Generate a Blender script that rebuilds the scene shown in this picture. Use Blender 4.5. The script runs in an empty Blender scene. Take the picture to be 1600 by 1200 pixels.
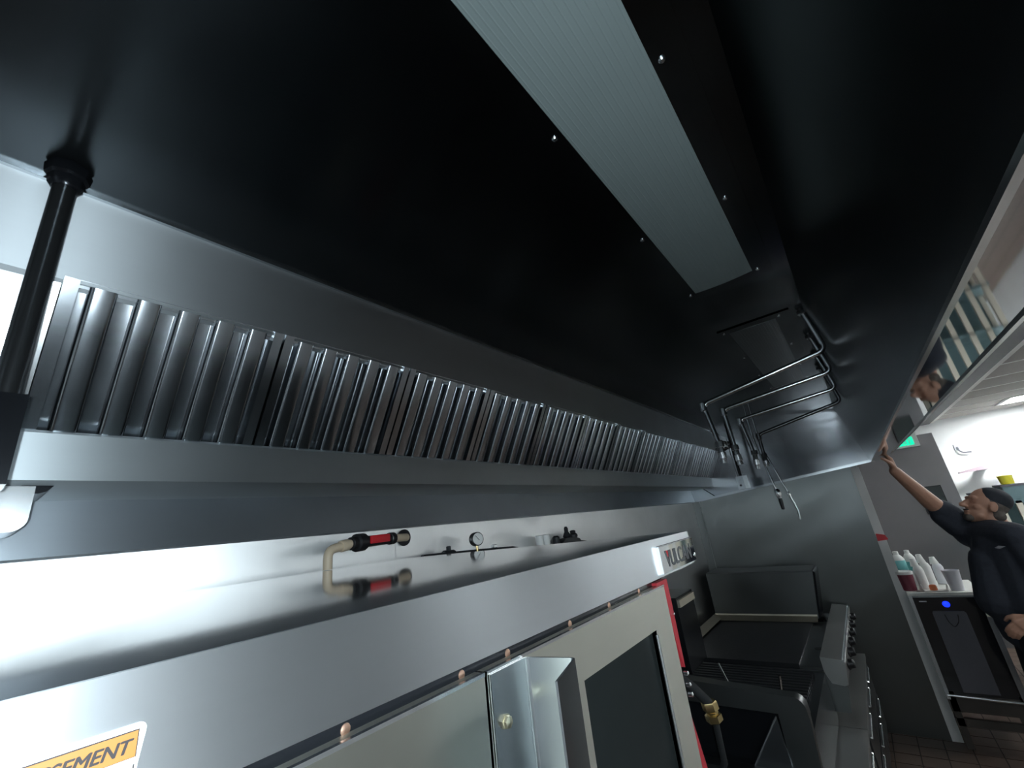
import bpy, bmesh, math, random
from mathutils import Vector, Matrix
random.seed(7)
S = bpy.context.scene
COL = S.collection
H = 1.87                      # camera height above the floor; most heights below are given relative to it

# ------------------------------------------------------------------ camera
RC = [[0.6207797, 0.1871913, 0.7613094], [-0.7752068, 0.2914735, 0.5604441], [-0.1169913, -0.9380845, 0.3260528]]
camd = bpy.data.cameras.new('camera'); camd.sensor_width = 36.0; camd.lens = 36.0 * 662.74 / 1600.0
camd.clip_start = 0.02; camd.clip_end = 60
cam = bpy.data.objects.new('camera', camd); COL.objects.link(cam)
cam.matrix_world = Matrix(((RC[0][0], -RC[0][1], -RC[0][2], 0), (RC[1][0], -RC[1][1], -RC[1][2], 0),
                           (RC[2][0], -RC[2][1], -RC[2][2], H), (0, 0, 0, 1)))
S.camera = cam

# ------------------------------------------------------------------ world: overcast sky, fill light through the added window
W = bpy.data.worlds.new('world'); S.world = W; W.use_nodes = True
wn = W.node_tree.nodes; wn.clear()
wo = wn.new('ShaderNodeOutputWorld'); wb = wn.new('ShaderNodeBackground')
wb.inputs[0].default_value = (0.78, 0.92, 1.0, 1); wb.inputs[1].default_value = 8.0
W.node_tree.links.new(wb.outputs[0], wo.inputs[0])
WIN = (-1.1, 0.22, 0.90, 2.55)      # x0, x1, z0, z1 of the unseen window added in the right wall
pl = bpy.data.lights.new('fill_window_portal', 'AREA'); pl.shape = 'RECTANGLE'; pl.size = WIN[1] - WIN[0]; pl.size_y = WIN[3] - WIN[2]
pl.cycles.is_portal = True
po = bpy.data.objects.new('fill_window_portal', pl); COL.objects.link(po)
po.location = ((WIN[0] + WIN[1]) / 2, -2.28, (WIN[2] + WIN[3]) / 2); po.rotation_euler = (math.radians(90), 0, math.radians(0))

# the LED of the phone that took the picture: it sits beside the lens and lights the near steel
fl = bpy.data.lights.new('phone_flash', 'POINT'); fl.energy = 26.0; fl.color = (0.78, 0.92, 1.0); fl.shadow_soft_size = 0.005
flo = bpy.data.objects.new('phone_flash', fl); COL.objects.link(flo); flo.location = (-0.022, -0.026, H + 0.006)
S.view_settings.view_transform = 'Standard'; S.view_settings.look = 'None'
S.view_settings.exposure = 0.25; S.view_settings.gamma = 1.0; S.view_settings.use_curve_mapping = False

# ------------------------------------------------------------------ materials
def newmat(name):
    m = bpy.data.materials.new(name); m.use_nodes = True
    nt = m.node_tree; b = nt.nodes['Principled BSDF']
    return m, nt, b
def plain(name, col, rough=0.5, metal=0.0, emis=None, es=0.0, noise=0.0, scale=20, bump=0.0, coat=0.0):
    m, nt, b = newmat(name)
    b.inputs['Base Color'].default_value = (*col, 1); b.inputs['Roughness'].default_value = rough; b.inputs['Metallic'].default_value = metal
    if coat: b.inputs['Coat Weight'].default_value = coat
    if emis: b.inputs['Emission Color'].default_value = (*emis, 1); b.inputs['Emission Strength'].default_value = es
    if noise or bump:
        tc = nt.nodes.new('ShaderNodeTexCoord'); n = nt.nodes.new('ShaderNodeTexNoise'); n.inputs['Scale'].default_value = scale; n.inputs['Detail'].default_value = 5
        nt.links.new(tc.outputs['Object'], n.inputs['Vector'])
        if noise:
            mx = nt.nodes.new('ShaderNodeMixRGB'); mx.inputs[1].default_value = (*[c * (1 - noise) for c in col], 1); mx.inputs[2].default_value = (*[min(1, c * (1 + noise)) for c in col], 1)
            nt.links.new(n.outputs['Fac'], mx.inputs[0]); nt.links.new(mx.outputs[0], b.inputs['Base Color'])
        if bump:
            bp = nt.nodes.new('ShaderNodeBump'); bp.inputs['Strength'].default_value = bump; bp.inputs['Distance'].default_value = 0.01
            nt.links.new(n.outputs['Fac'], bp.inputs['Height']); nt.links.new(bp.outputs[0], b.inputs['Normal'])
    return m
def steel(name, col=(0.60, 0.63, 0.65), rough=0.26, var=0.06, grain=(1, 0, 0), aniso=0.8, smudge=0.10):
    """brushed stainless: highlights drawn out across the grain, smudged roughness"""
    m, nt, b = newmat(name); L = nt.links
    tc = nt.nodes.new('ShaderNodeTexCoord')
    mp = nt.nodes.new('ShaderNodeMapping'); mp.inputs['Scale'].default_value = [1.0 if g else 30.0 for g in grain]; L.new(tc.outputs['Object'], mp.inputs[0])
    g = nt.nodes.new('ShaderNodeTexNoise'); g.inputs['Scale'].default_value = 5.0; g.inputs['Detail'].default_value = 4; L.new(mp.outputs[0], g.inputs['Vector'])
    s = nt.nodes.new('ShaderNodeTexNoise'); s.inputs['Scale'].default_value = 4.0; s.inputs['Detail'].default_value = 4; L.new(tc.outputs['Object'], s.inputs['Vector'])
    b.inputs['Metallic'].default_value = 1.0
    a = nt.nodes.new('ShaderNodeMath'); a.operation = 'MULTIPLY_ADD'; a.inputs[1].default_value = 0.12; L.new(g.outputs['Fac'], a.inputs[0]); L.new(s.outputs['Fac'], a.inputs[2])
    r = nt.nodes.new('ShaderNodeMapRange'); r.inputs[1].default_value = 0.25; r.inputs[2].default_value = 1.15
    r.inputs[3].default_value = 0.0; r.inputs[4].default_value = 1.0; L.new(a.outputs[0], r.inputs[0])
    mx = nt.nodes.new('ShaderNodeMixRGB'); mx.inputs[1].default_value = (*[c * (1 - smudge) for c in col], 1); mx.inputs[2].default_value = (*[min(1, c * (1 + smudge)) for c in col], 1)
    L.new(r.outputs[0], mx.inputs[0]); L.new(mx.outputs[0], b.inputs['Base Color'])
    r2 = nt.nodes.new('ShaderNodeMapRange'); r2.inputs[3].default_value = max(0.03, rough - var); r2.inputs[4].default_value = rough + var
    L.new(r.outputs[0], r2.inputs[0]); L.new(r2.outputs[0], b.inputs['Roughness'])
    if aniso:
        b.inputs['Anisotropic'].default_value = aniso
        ge = nt.nodes.new('ShaderNodeNewGeometry'); cr = nt.nodes.new('ShaderNodeVectorMath'); cr.operation = 'CROSS_PRODUCT'; cr.inputs[1].default_value = grain
        L.new(ge.outputs['Normal'], cr.inputs[0]); L.new(cr.outputs[0], b.inputs['Tangent'])
    return m
M = {}
M['steel'] = steel('brushed_stainless', aniso=0.0)
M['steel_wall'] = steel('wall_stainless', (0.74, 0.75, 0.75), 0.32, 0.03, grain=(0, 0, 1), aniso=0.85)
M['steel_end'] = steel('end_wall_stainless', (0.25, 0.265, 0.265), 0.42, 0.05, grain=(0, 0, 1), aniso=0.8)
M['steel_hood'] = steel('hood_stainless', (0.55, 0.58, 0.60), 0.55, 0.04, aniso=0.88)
M['steel_trough'] = steel('trough_stainless', (0.50, 0.54, 0.56), 0.48, 0.03, aniso=0.85)
M['steel_back'] = steel('hood_back_stainless', (0.50, 0.55, 0.60), 0.36, 0.03, aniso=0.7)
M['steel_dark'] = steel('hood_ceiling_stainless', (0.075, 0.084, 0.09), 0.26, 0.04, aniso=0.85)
M['steel_mirror'] = steel('polished_stainless', (0.58, 0.60, 0.61), 0.045, 0.015, aniso=0.0)
M['steel_hoodend'] = steel('hood_end_stainless', (0.42, 0.43, 0.45), 0.14, 0.04, aniso=0.0)
M['steel_filter'] = steel('filter_stainless', (0.46, 0.49, 0.52), 0.20, 0.05, aniso=0.0, smudge=0.12)
M['steel_oven'] = steel('oven_stainless', (0.70, 0.75, 0.79), 0.39, 0.03, aniso=0.92)
M['steel_top'] = steel('oven_top_stainless', (0.58, 0.59, 0.60), 0.075, 0.05, aniso=0.0, smudge=0.15)
M['steel_door'] = steel('oven_door_stainless', (0.60, 0.61, 0.55), 0.48, 0.03, aniso=0.85)
M['steel_rail'] = steel('griddle_rail_stainless', (0.42, 0.43, 0.42), 0.5, 0.06, aniso=0.0)
M['rim'] = steel('pale_splash_rim', (0.62, 0.58, 0.48), 0.5, 0.06, aniso=0.0)
M['stand'] = plain('dark_stand', (0.07, 0.06, 0.052), 0.6, noise=0.2, scale=12)
M['matt_black'] = plain('matt_black_rubber', (0.005, 0.006, 0.007), 0.8, noise=0.2)
M['steel_equip'] = steel('cookline_stainless', (0.22, 0.23, 0.23), 0.38, 0.08, aniso=0.0)
M['steel_pipe'] = plain('chromed_pipe', (0.55, 0.57, 0.58), 0.18, 1.0, noise=0.15, scale=30)
M['bright_metal'] = plain('bright_metal', (0.85, 0.87, 0.88), 0.22, 1.0, noise=0.05)
M['black_iron'] = plain('black_iron', (0.02, 0.022, 0.025), 0.45, 0.3, noise=0.3, scale=30, bump=0.1)
M['black_steel'] = plain('black_painted_steel', (0.018, 0.02, 0.024), 0.22, 0.6, noise=0.2, scale=12)
M['black_pipe'] = plain('black_enamel_pipe', (0.12, 0.125, 0.13), 0.25, 0.9, noise=0.15, scale=12)
M['black_plastic'] = plain('black_plastic', (0.012, 0.012, 0.014), 0.35, noise=0.2)
M['black_gloss'] = plain('black_gloss_plastic', (0.008, 0.009, 0.012), 0.15, noise=0.1, coat=0.5)
M['grey_plastic'] = plain('grey_plastic', (0.13, 0.13, 0.15), 0.5, noise=0.08, scale=80)
M['lens'] = plain('acrylic_lens', (0.155, 0.185, 0.183), 0.35, noise=0.06, scale=3)
M['lens_dark'] = plain('dark_lens', (0.05, 0.055, 0.055), 0.3, noise=0.1, scale=3)
M['pvc'] = plain('tan_pvc', (0.62, 0.50, 0.36), 0.45, noise=0.08)
M['red'] = plain('red_paint', (0.62, 0.02, 0.03), 0.4, noise=0.06)
M['red_gasket'] = plain('red_gasket', (0.38, 0.02, 0.03), 0.5, noise=0.06)
M['copper'] = plain('copper_rivet', (0.75, 0.48, 0.36), 0.35, 1.0, noise=0.1)
M['brass'] = plain('brass', (0.75, 0.58, 0.28), 0.25, 1.0, noise=0.08)
M['gold_bolt'] = plain('yellowed_bolt', (0.72, 0.66, 0.48), 0.3, 1.0, noise=0.08)
M['white_plastic'] = plain('white_plastic', (0.78, 0.78, 0.76), 0.4, noise=0.03)
M['white_paint'] = plain('white_paint', (0.74, 0.75, 0.74), 0.6, noise=0.03, scale=6)
M['label_white'] = plain('label_white', (0.55, 0.55, 0.54), 0.5, noise=0.02)
M['label_yellow'] = plain('label_yellow', (0.25, 0.098, 0.012), 0.5, noise=0.02)
M['label_ink'] = plain('label_ink', (0.006, 0.003, 0.004), 0.6, noise=0.05)
M['badge_ink'] = plain('badge_ink', (0.05, 0.055, 0.06), 0.4, noise=0.05)
M['glass_dark'] = plain('oven_glass', (0.014, 0.017, 0.017), 0.25, noise=0.1)
M['glass_dark'].node_tree.nodes['Principled BSDF'].inputs['Specular IOR Level'].default_value = 0.04
M['grout'] = plain('floor_grout', (0.03, 0.027, 0.025), 0.8, noise=0.2, scale=40)
M['tile'] = plain('quarry_tile', (0.075, 0.05, 0.038), 0.45, noise=0.25, scale=14, bump=0.1)
M['grey_wall'] = plain('grey_wall_panel', (0.22, 0.21, 0.22), 0.6, noise=0.06, scale=5)
M['dim_wall'] = plain('kitchen_wall', (0.78, 0.79, 0.79), 0.7, noise=0.08, scale=4)
M['ceil_tile'] = plain('ceiling_tile', (0.30, 0.28, 0.26), 0.85, noise=0.08, scale=30, bump=0.05)
M['ceil_bar'] = plain('ceiling_bar', (0.72, 0.72, 0.68), 0.5, noise=0.03)
M['beam_dark'] = plain('dark_channel', (0.045, 0.045, 0.05), 0.6, 0.0, noise=0.1)
M['maroon'] = plain('maroon_plastic', (0.16, 0.03, 0.05), 0.4, noise=0.08)
M['teal'] = plain('teal_plastic', (0.18, 0.50, 0.50), 0.4, noise=0.1)
M['cloudy'] = plain('cloudy_plastic', (0.60, 0.60, 0.64), 0.4, noise=0.05)
M['orange'] = plain('orange_plastic', (0.75, 0.20, 0.08), 0.4, noise=0.1)
M['blue_led'] = plain('blue_display', (0.0, 0.02, 0.3), 0.3, emis=(0.005, 0.02, 1.0), es=2.5, noise=0.02)
M['mauve'] = plain('mauve_plastic', (0.42, 0.32, 0.36), 0.5, noise=0.05)
M['exit_green'] = plain('exit_green', (0.0, 0.4, 0.25), 0.4, emis=(0.0, 0.85, 0.45), es=0.9, noise=0.02)
M['tube_light'] = plain('fluorescent_lens', (0.9, 0.9, 0.9), 0.5, emis=(0.93, 0.98, 1.0), es=90.0, noise=0.01)
M['fill_soft'] = plain('fill_panel_soft', (0.9, 0.9, 0.9), 0.5, emis=(0.93, 0.98, 1.0), es=9.0, noise=0.01)  # glow of the added aisle fill panels
M['fill_mid'] = plain('fill_panel_mid', (0.9, 0.9, 0.9), 0.5, emis=(0.93, 0.98, 1.0), es=20.0, noise=0.01)  # glow of the added fill panel above the person
M['yellow'] = plain('yellow_plastic', (0.80, 0.72, 0.05), 0.4, noise=0.05)
M['teal_box'] = plain('grey_teal_box', (0.15, 0.24, 0.26), 0.6, noise=0.1)
M['ivory'] = plain('ivory_post', (0.78, 0.74, 0.62), 0.5, noise=0.04)
M['chalk'] = plain('dark_board', (0.03, 0.04, 0.04), 0.5, noise=0.2)
M['skin'] = plain('skin', (0.42, 0.23, 0.16), 0.5, noise=0.08, scale=25)
M['shirt'] = plain('black_cotton', (0.026, 0.031, 0.044), 0.9, noise=0.3, scale=60, bump=0.2)
M['pants'] = plain('black_trousers', (0.012, 0.013, 0.017), 0.9, noise=0.2, scale=50)
M['hair'] = plain('greying_hair', (0.10, 0.085, 0.075), 0.8, noise=0.5, scale=90, bump=0.3)
M['cap'] = plain('dark_cap', (0.02, 0.024, 0.032), 0.85, noise=0.2, scale=60)
M['glint'] = plain('glint', (0.85, 0.85, 0.85), 0.18, 1.0, noise=0.05)
m_, nt_, b_ = newmat('window_glass'); nt_.nodes.remove(b_)
tr_ = nt_.nodes.new('ShaderNodeBsdfTransparent'); gl_ = nt_.nodes.new('ShaderNodeBsdfGlossy'); gl_.inputs['Roughness'].default_value = 0.02; mi_ = nt_.nodes.new('ShaderNodeMixShader'); fr_ = nt_.nodes.new('ShaderNodeFresnel')
nt_.links.new(fr_.outputs[0], mi_.inputs[0]); nt_.links.new(tr_.outputs[0], mi_.inputs[1]); nt_.links.new(gl_.outputs[0], mi_.inputs[2]); nt_.links.new(mi_.outputs[0], nt_.nodes['Material Output'].inputs[0]); M['glass'] = m_

# ------------------------------------------------------------------ mesh helpers (world coordinates)
def box(bm, x0, x1, y0, y1, z0, z1):
    vs = [bm.verts.new((x, y, z)) for z in (z0, z1) for y in (y0, y1) for x in (x0, x1)]
    for f in ((0, 2, 3, 1), (4, 5, 7, 6), (0, 1, 5, 4), (2, 6, 7, 3), (0, 4, 6, 2), (1, 3, 7, 5)):
        bm.faces.new([vs[i] for i in f])
def prism(bm, pts, axis, a0, a1):
    """polygon in the two other axes (x: y,z / y: x,z / z: x,y) pushed along axis"""
    def P(p, a): return {'x': (a, p[0], p[1]), 'y': (p[0], a, p[1]), 'z': (p[0], p[1], a)}[axis]
    A = [bm.verts.new(P(p, a0)) for p in pts]; B = [bm.verts.new(P(p, a1)) for p in pts]
    n = len(pts); bm.faces.new(A[::-1]); bm.faces.new(B)
    for i in range(n): bm.faces.new((A[i], A[(i + 1) % n], B[(i + 1) % n], B[i]))
def strip(pts, t):
    """open 2D polyline -> closed sheet outline of thickness t (offset to the left)"""
    out = []
    for i, p in enumerate(pts):
        a = Vector(pts[max(0, i - 1)]); b = Vector(pts[min(len(pts) - 1, i + 1)]); p = Vector(p)
        d1 = (p - a).normalized() if i > 0 else (b - p).normalized(); d2 = (b - p).normalized() if i < len(pts) - 1 else d1
        n1 = Vector((-d1.y, d1.x)); n2 = Vector((-d2.y, d2.x)); n = (n1 + n2).normalized(); k = t / max(0.35, n.dot(n1))
        out.append(tuple(p + n * k))
    return [tuple(p) for p in pts] + out[::-1]
def arc(cx, cy, r, a0, a1, n=5):
    return [(cx + r * math.cos(math.radians(a0 + (a1 - a0) * i / n)), cy + r * math.sin(math.radians(a0 + (a1 - a0) * i / n))) for i in range(n + 1)]
def rounded(path, rad, n=5):
    P = [Vector(p) for p in path]; out = [P[0]]
    for i in range(1, len(P) - 1):
        a = (P[i - 1] - P[i]); b = (P[i + 1] - P[i]); r = min(rad, a.length * 0.45, b.length * 0.45)
        s = P[i] + a.normalized() * r; e = P[i] + b.normalized() * r
        for k in range(n + 1):
            t = k / n; out.append((1 - t) ** 2 * s + 2 * t * (1 - t) * P[i] + t * t * e)
    out.append(P[-1]); return out
def tube(bm, path, r, seg=12, rad=0.0):
    P = rounded(path, rad) if rad else [Vector(p) for p in path]
    rr = r if isinstance(r, (list, tuple)) else [r] * len(P)
    rings = []; up = None
    for i, p in enumerate(P):
        d = (P[min(i + 1, len(P) - 1)] - P[max(i - 1, 0)]).normalized()
        if up is None: up = d.orthogonal().normalized()
        up = (up - d * up.dot(d)).normalized(); s = d.cross(up)
        rings.append([bm.verts.new(p + (up * math.cos(2 * math.pi * k / seg) + s * math.sin(2 * math.pi * k / seg)) * rr[i]) for k in range(seg)])
    for a, b in zip(rings, rings[1:]):
        for k in range(seg): bm.faces.new((a[k], a[(k + 1) % seg], b[(k + 1) % seg], b[k]))
    bm.faces.new(rings[0][::-1]); bm.faces.new(rings[-1])
def lathe(bm, prof, origin, axis=(0, 0, 1), seg=20):
    """profile of (radius, distance along axis)"""
    ax = Vector(axis).normalized(); u = ax.orthogonal().normalized(); v = ax.cross(u); o = Vector(origin); rings = []
    for r, h in prof:
        rings.append([bm.verts.new(o + ax * h + (u * math.cos(2 * math.pi * k / seg) + v * math.sin(2 * math.pi * k / seg)) * max(r, 1e-4)) for k in range(seg)])
    for a, b in zip(rings, rings[1:]):
        for k in range(seg): bm.faces.new((a[k], a[(k + 1) % seg], b[(k + 1) % seg], b[k]))
    bm.faces.new(rings[0][::-1]); bm.faces.new(rings[-1])
def bevel(bm, w, seg=2, ang=30):
    es = [e for e in bm.edges if len(e.link_faces) == 2 and e.calc_face_angle(0) > math.radians(ang)]
    if es: bmesh.ops.bevel(bm, geom=es, offset=w, segments=seg, profile=0.5, affect='EDGES', clamp_overlap=True)
def root_loc(o):
    while o.parent: o = o.parent
    return Vector(o.location)
def obj(name, bm, mat, parent=None, bev=0.0, seg=2, smooth=38):
    if bev: bevel(bm, bev, seg)
    bmesh.ops.recalc_face_normals(bm, faces=bm.faces)
    me = bpy.data.meshes.new(name)
    if parent: off = root_loc(parent)
    else:
        cs = [v.co for v in bm.verts]
        off = Vector(((min(c.x for c in cs) + max(c.x for c in cs)) / 2, (min(c.y for c in cs) + max(c.y for c in cs)) / 2, min(c.z for c in cs)))
    for v in bm.verts: v.co -= off
    for f in bm.faces: f.smooth = True
    bm.to_mesh(me); bm.free(); me.set_sharp_from_angle(angle=math.radians(smooth))
    me.materials.append(M[mat]); o = bpy.data.objects.new(name, me); COL.objects.link(o)
    if parent: o.parent = parent
    else: o.location = off
    return o
def B(): return bmesh.new()
def thing(name, loc, label, cat, group=None):
    o = bpy.data.objects.new(name, None); COL.objects.link(o); o.location = loc; o.empty_display_size = 0.05
    return tag(o, label, cat, group)
def tag(o, label, cat, group=None):
    o['label'] = label; o['category'] = cat
    if group: o['group'] = group
    return o
def struct(o): o['kind'] = 'structure'; return o
def lab(o, t): o['label'] = t; return o
def bx(name, mat, parent, x0, x1, y0, y1, z0, z1, bev=0.0):
    b = B(); box(b, x0, x1, y0, y1, z0, z1); return obj(name, b, mat, parent, bev)
def pr(name, mat, parent, pts, axis, a0, a1, bev=0.0):
    b = B(); prism(b, pts, axis, a0, a1); return obj(name, b, mat, parent, bev)
def tb(name, mat, parent, path, r, seg=12, rad=0.0):
    b = B(); tube(b, path, r, seg, rad); return obj(name, b, mat, parent)
def lt(name, mat, parent, prof, origin, axis=(0, 0, 1), seg=20):
    b = B(); lathe(b, prof, origin, axis, seg); return obj(name, b, mat, parent)
def copy_tree(o, parent=None):
    c = o.copy(); COL.objects.link(c); c.parent = parent
    for ch in list(o.children): copy_tree(ch, c)
    return c
def text_mesh(name, body, mat, parent, origin, xdir, ydir, size, width=None, shear=0.0, bold=0.0, depth=0.0006):
    cu = bpy.data.curves.new(name, 'FONT'); cu.body = body; cu.size = 1.0; cu.extrude = depth / size; cu.shear = shear
    t = bpy.data.objects.new(name, cu); COL.objects.link(t)
    bpy.context.view_layer.update()
    me = bpy.data.meshes.new_from_object(t.evaluated_get(bpy.context.evaluated_depsgraph_get()))
    bpy.data.objects.remove(t)
    for v in me.vertices: v.co *= size
    x0 = min(v.co.x for v in me.vertices); x1 = max(v.co.x for v in me.vertices); y0 = min(v.co.y for v in me.vertices)
    k = width / (x1 - x0) if width else 1.0
    xd = Vector(xdir).normalized(); yd = Vector(ydir).normalized(); zd = xd.cross(yd); off = Vector(origin) - root_loc(parent)
    for v in me.vertices: v.co = off + xd * ((v.co.x - x0) * k) + yd * (v.co.y - y0) + zd * v.co.z
    if bold:                 # thicken the strokes: slightly shifted copies in the same mesh
        bm = bmesh.new()
        for k, (dx, dy) in enumerate(((-1, 0), (0, .5), (1, 0), (0, -.5))):
            m2 = me.copy()
            for v in m2.vertices: v.co += xd * (dx * bold) + yd * (dy * bold) + zd * (k * 2e-5)
            bm.from_mesh(m2); bpy.data.meshes.remove(m2)
        bm.to_mesh(me); bm.free()
    me.materials.clear(); me.materials.append(M[mat]); me.name = name
    o = bpy.data.objects.new(name, me); COL.objects.link(o); o.parent = parent; return o

# ================================================================== the setting
YW = 1.45; XE = 5.0; CEIL = 2.66; XF = 8.6; YR = -2.2; XB = -2.4
floor = struct(bx('floor', 'grout', None, XB - .1, XF + .1, YR - .1, YW + .1, -0.06, -0.006))
b = B(); box(b, -.0725, .0725, -.0725, .0725, -.008, .0); tile0 = None
for i in range(46):
    for j in range(22):
        x = 1.4 + .1525 * i; y = -2.0 + .1525 * j
        if not (3.3 < x < 6.1 and -.95 < y < .45): continue
        if tile0 is None:
            bevel(b, .003, 1); bmesh.ops.recalc_face_normals(b, faces=b.faces); me = bpy.data.meshes.new('floor_tile'); b.to_mesh(me); b.free(); me.materials.append(M['tile']); tile0 = me
        o = bpy.data.objects.new('floor_tile', tile0); COL.objects.link(o); o.parent = floor
        o.location = Vector((x, y, random.uniform(-.0008, .0004))) - Vector(floor.location)
# distant and hidden floor tiling as one stretch
b = B()
for i in range(75):
    for j in range(24):
        x = -2.26 + .1525 * i; y = -2.1525 + .1525 * j
        if 3.2 < x < 6.15 and -1.05 < y < .5: continue
        if x > XF - .08 or y > YW - .08: continue
        v = [b.verts.new((x + sx * .0725, y + sy * .0725, 0)) for sx, sy in ((-1, -1), (1, -1), (1, 1), (-1, 1))]; b.faces.new(v)
far_t = obj('floor_tiling', b, 'tile', floor); far_t['kind'] = 'stuff'
def sheet(parent, mat, axis, at, a0, a1, z0, z1, amp=.0012, seed=1):
    """thin wall sheet with the slow waviness of real sheet metal; axis 'y' faces -y, axis 'x' faces -x"""
    rd = random.Random(seed); ws = [(rd.uniform(3, 13), rd.uniform(3, 22), rd.uniform(0, 6.3), rd.uniform(.4, 1)) for _ in range(6)]
    b = B(); na = max(6, int((a1 - a0) / .035)); nz = 60; G = []
    for i in range(na + 1):
        row = []
        for j in range(nz + 1):
            a = a0 + (a1 - a0) * i / na; z = z0 + (z1 - z0) * j / nz
            d = sum(w * math.sin(kx * a + kz * z + ph) for kx, kz, ph, w in ws) * amp * math.sin(math.pi * i / na) ** .5 if 0 < i < na else 0
            row.append(b.verts.new((a, at - .002 + d, z) if axis == 'y' else (at - .002 + d, a, z)))
        G.append(row)
    for i in range(na):
        for j in range(nz): b.faces.new((G[i][j], G[i + 1][j], G[i + 1][j + 1], G[i][j + 1]))
    return obj('steel_sheet', b, mat, parent, smooth=80)
# left wall behind the cookline, clad in stainless sheets
wl = struct(bx('wall_left', 'dim_wall', None, XB - .1, XF + .1, YW + .004, YW + .1, 0, CEIL + .1))
for x0, x1 in ((-2.4, -.14), (-.138, 1.082), (1.085, 2.335), (2.338, 3.596), (3.6, 4.998)):
    sheet(wl, 'steel_wall', 'y', YW, x0, x1, .1, 2.3, seed=int(x0 * 10) + 40)
we = struct(bx('wall_end', 'dim_wall', None, XE + .004, XE + .07, -.05, YW, 0, CEIL))
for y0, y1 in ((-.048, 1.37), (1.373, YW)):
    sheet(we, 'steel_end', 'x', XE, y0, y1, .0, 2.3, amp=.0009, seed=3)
struct(pr('trim_1', 'white_paint', None, strip([(XE - .006, .002), (XE - .006, -.058), (XE + .075, -.058)], -.004), 'z', 0.0, 2.05))
wp = struct(bx('wall_partition', 'grey_wall', None, 7.6, 7.68, -.94, YW, 0, 2.43, .004))
struct(bx('wall_far', 'white_paint', None, XF, XF + .1, YR - .1, YW, 0, CEIL + .1))
# right wall with an unseen window added to fill this end with light
b = B(); x0, x1, z0, z1 = WIN
for a in ((XB - .1, x0, 0, CEIL + .1), (x1, XF + .1, 0, CEIL + .1), (x0, x1, 0, z0), (x0, x1, z1, CEIL + .1)): box(b, a[0], a[1], YR - .1, YR, a[2], a[3])
struct(obj('wall_right', b, 'dim_wall'))
struct(bx('wall_rear', 'dim_wall', None, XB - .1, XB, YR, YW, 0, CEIL + .1))
w1 = B()
for a in ((x0, x1, z0, z0 + .05), (x0, x1, z1 - .05, z1), (x0, x0 + .05, z0, z1), (x1 - .05, x1, z0, z1), ((x0 + x1) / 2 - .025, (x0 + x1) / 2 + .025, z0, z1)): box(w1, a[0], a[1], YR - .08, YR - .03, a[2], a[3])
box(w1, x0 + .05, x1 - .05, YR - .085, YR - .025, 1.47, 1.80)  # broad dark crossbar added to cut a band out of the reflected daylight
w1 = struct(obj('fill_window_1', w1, 'beam_dark', None, .003))
for xa, xb_ in ((x0 + .05, (x0 + x1) / 2 - .025), ((x0 + x1) / 2 + .025, x1 - .05)):
    for za, zb in ((z0 + .05, 1.47), (1.80, z1 - .05)): bx('pane', 'glass', w1, xa, xb_, YR - .058, YR - .052, za, zb)
# suspended ceiling
ce = struct(bx('ceiling', 'dim_wall', None, XB - .1, XF, YR - .1, YW + .1, CEIL + .012, CEIL + .1))
TX = .61; TY = 1.22; xs = [XF - TX * k for k in range(0, 19)]; ys = [-1.12, YR]
b = B(); box(b, 0.0125, TX - .0125, .0125, 1.08 - .0125, 0, .012); me = bpy.data.meshes.new('ceiling_tile'); bevel(b, .003, 1); bmesh.ops.recalc_face_normals(b, faces=b.faces); b.to_mesh(me); b.free(); me.materials.append(M['ceil_tile'])
fix_slots = (2, 8, 14)
for k in range(18):
    o = bpy.data.objects.new('ceiling_tile', me); COL.objects.link(o); o.parent = ce; o.location = Vector((xs[k + 1], YR, CEIL)) - Vector(ce.location)
b = B(); box(b, XB, XF, -1.02, YW, CEIL, CEIL + .012); obj('ceiling_board', b, 'ceil_tile', ce)
for k in range(18):
    bx('ceiling_bar', 'ceil_bar', ce, xs[k] - .0125, xs[k] + .0125 if k else XF, YR, -1.12, CEIL - .004, CEIL + .006)
# channel and pale edge strip that run along the ceiling in front of the hood
bd = tag(bx('ceiling_channel', 'beam_dark', None, -1.5, XF - .01, -1.08, -.96, CEIL - .035, CEIL, .004), 'dark grey channel running along the ceiling beside the hood', 'channel')
bx('edge_strip', 'ceil_bar', bd, -1.5, XF - .01, -1.125, -1.08, CEIL - .03, CEIL, .004)
# lit fluorescent fixture in the far room, plus unseen ones added as fill
def troffer(k, y0, y1, label, mat):
    X0, X1 = xs[k + 1], xs[k]
    ft = thing('ceiling_light', ((X0 + X1) / 2, (y0 + y1) / 2, CEIL - .012), label, 'ceiling light', 'fluorescent panels in the ceiling')
    b = B()
    for a in ((X0, X1, y0, y0 + .04), (X0, X1, y1 - .04, y1), (X0, X0 + .04, y0 + .04, y1 - .04), (X1 - .04, X1, y0 + .04, y1 - .04)): box(b, a[0], a[1], a[2], a[3], CEIL - .012, CEIL - .0005)
    obj('frame', b, 'white_paint', ft, .002)
    bx('diffuser', mat, ft, X0 + .04, X1 - .04, y0 + .04, y1 - .04, CEIL - .008, CEIL - .001)
troffer(1, -2.19, -1.66, 'lit white fluorescent panel in the ceiling near the far wall', 'tube_light')
troffer(5, -2.19, -1.5, 'added unseen fill light panel in the ceiling above the person', 'fill_mid')  # unseen panel added to light the person, bottles and rack front
troffer(9, -2.19, -1.3, 'added unseen fill light panel in the aisle ceiling opposite the charbroiler', 'fill_soft')  # unseen panel added to brighten the aisle and the steel facing it
troffer(13, -2.19, -1.3, 'added unseen fill light panel in the aisle ceiling behind the camera', 'fill_soft')  # another unseen fill panel, added for the near kitchen

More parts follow.
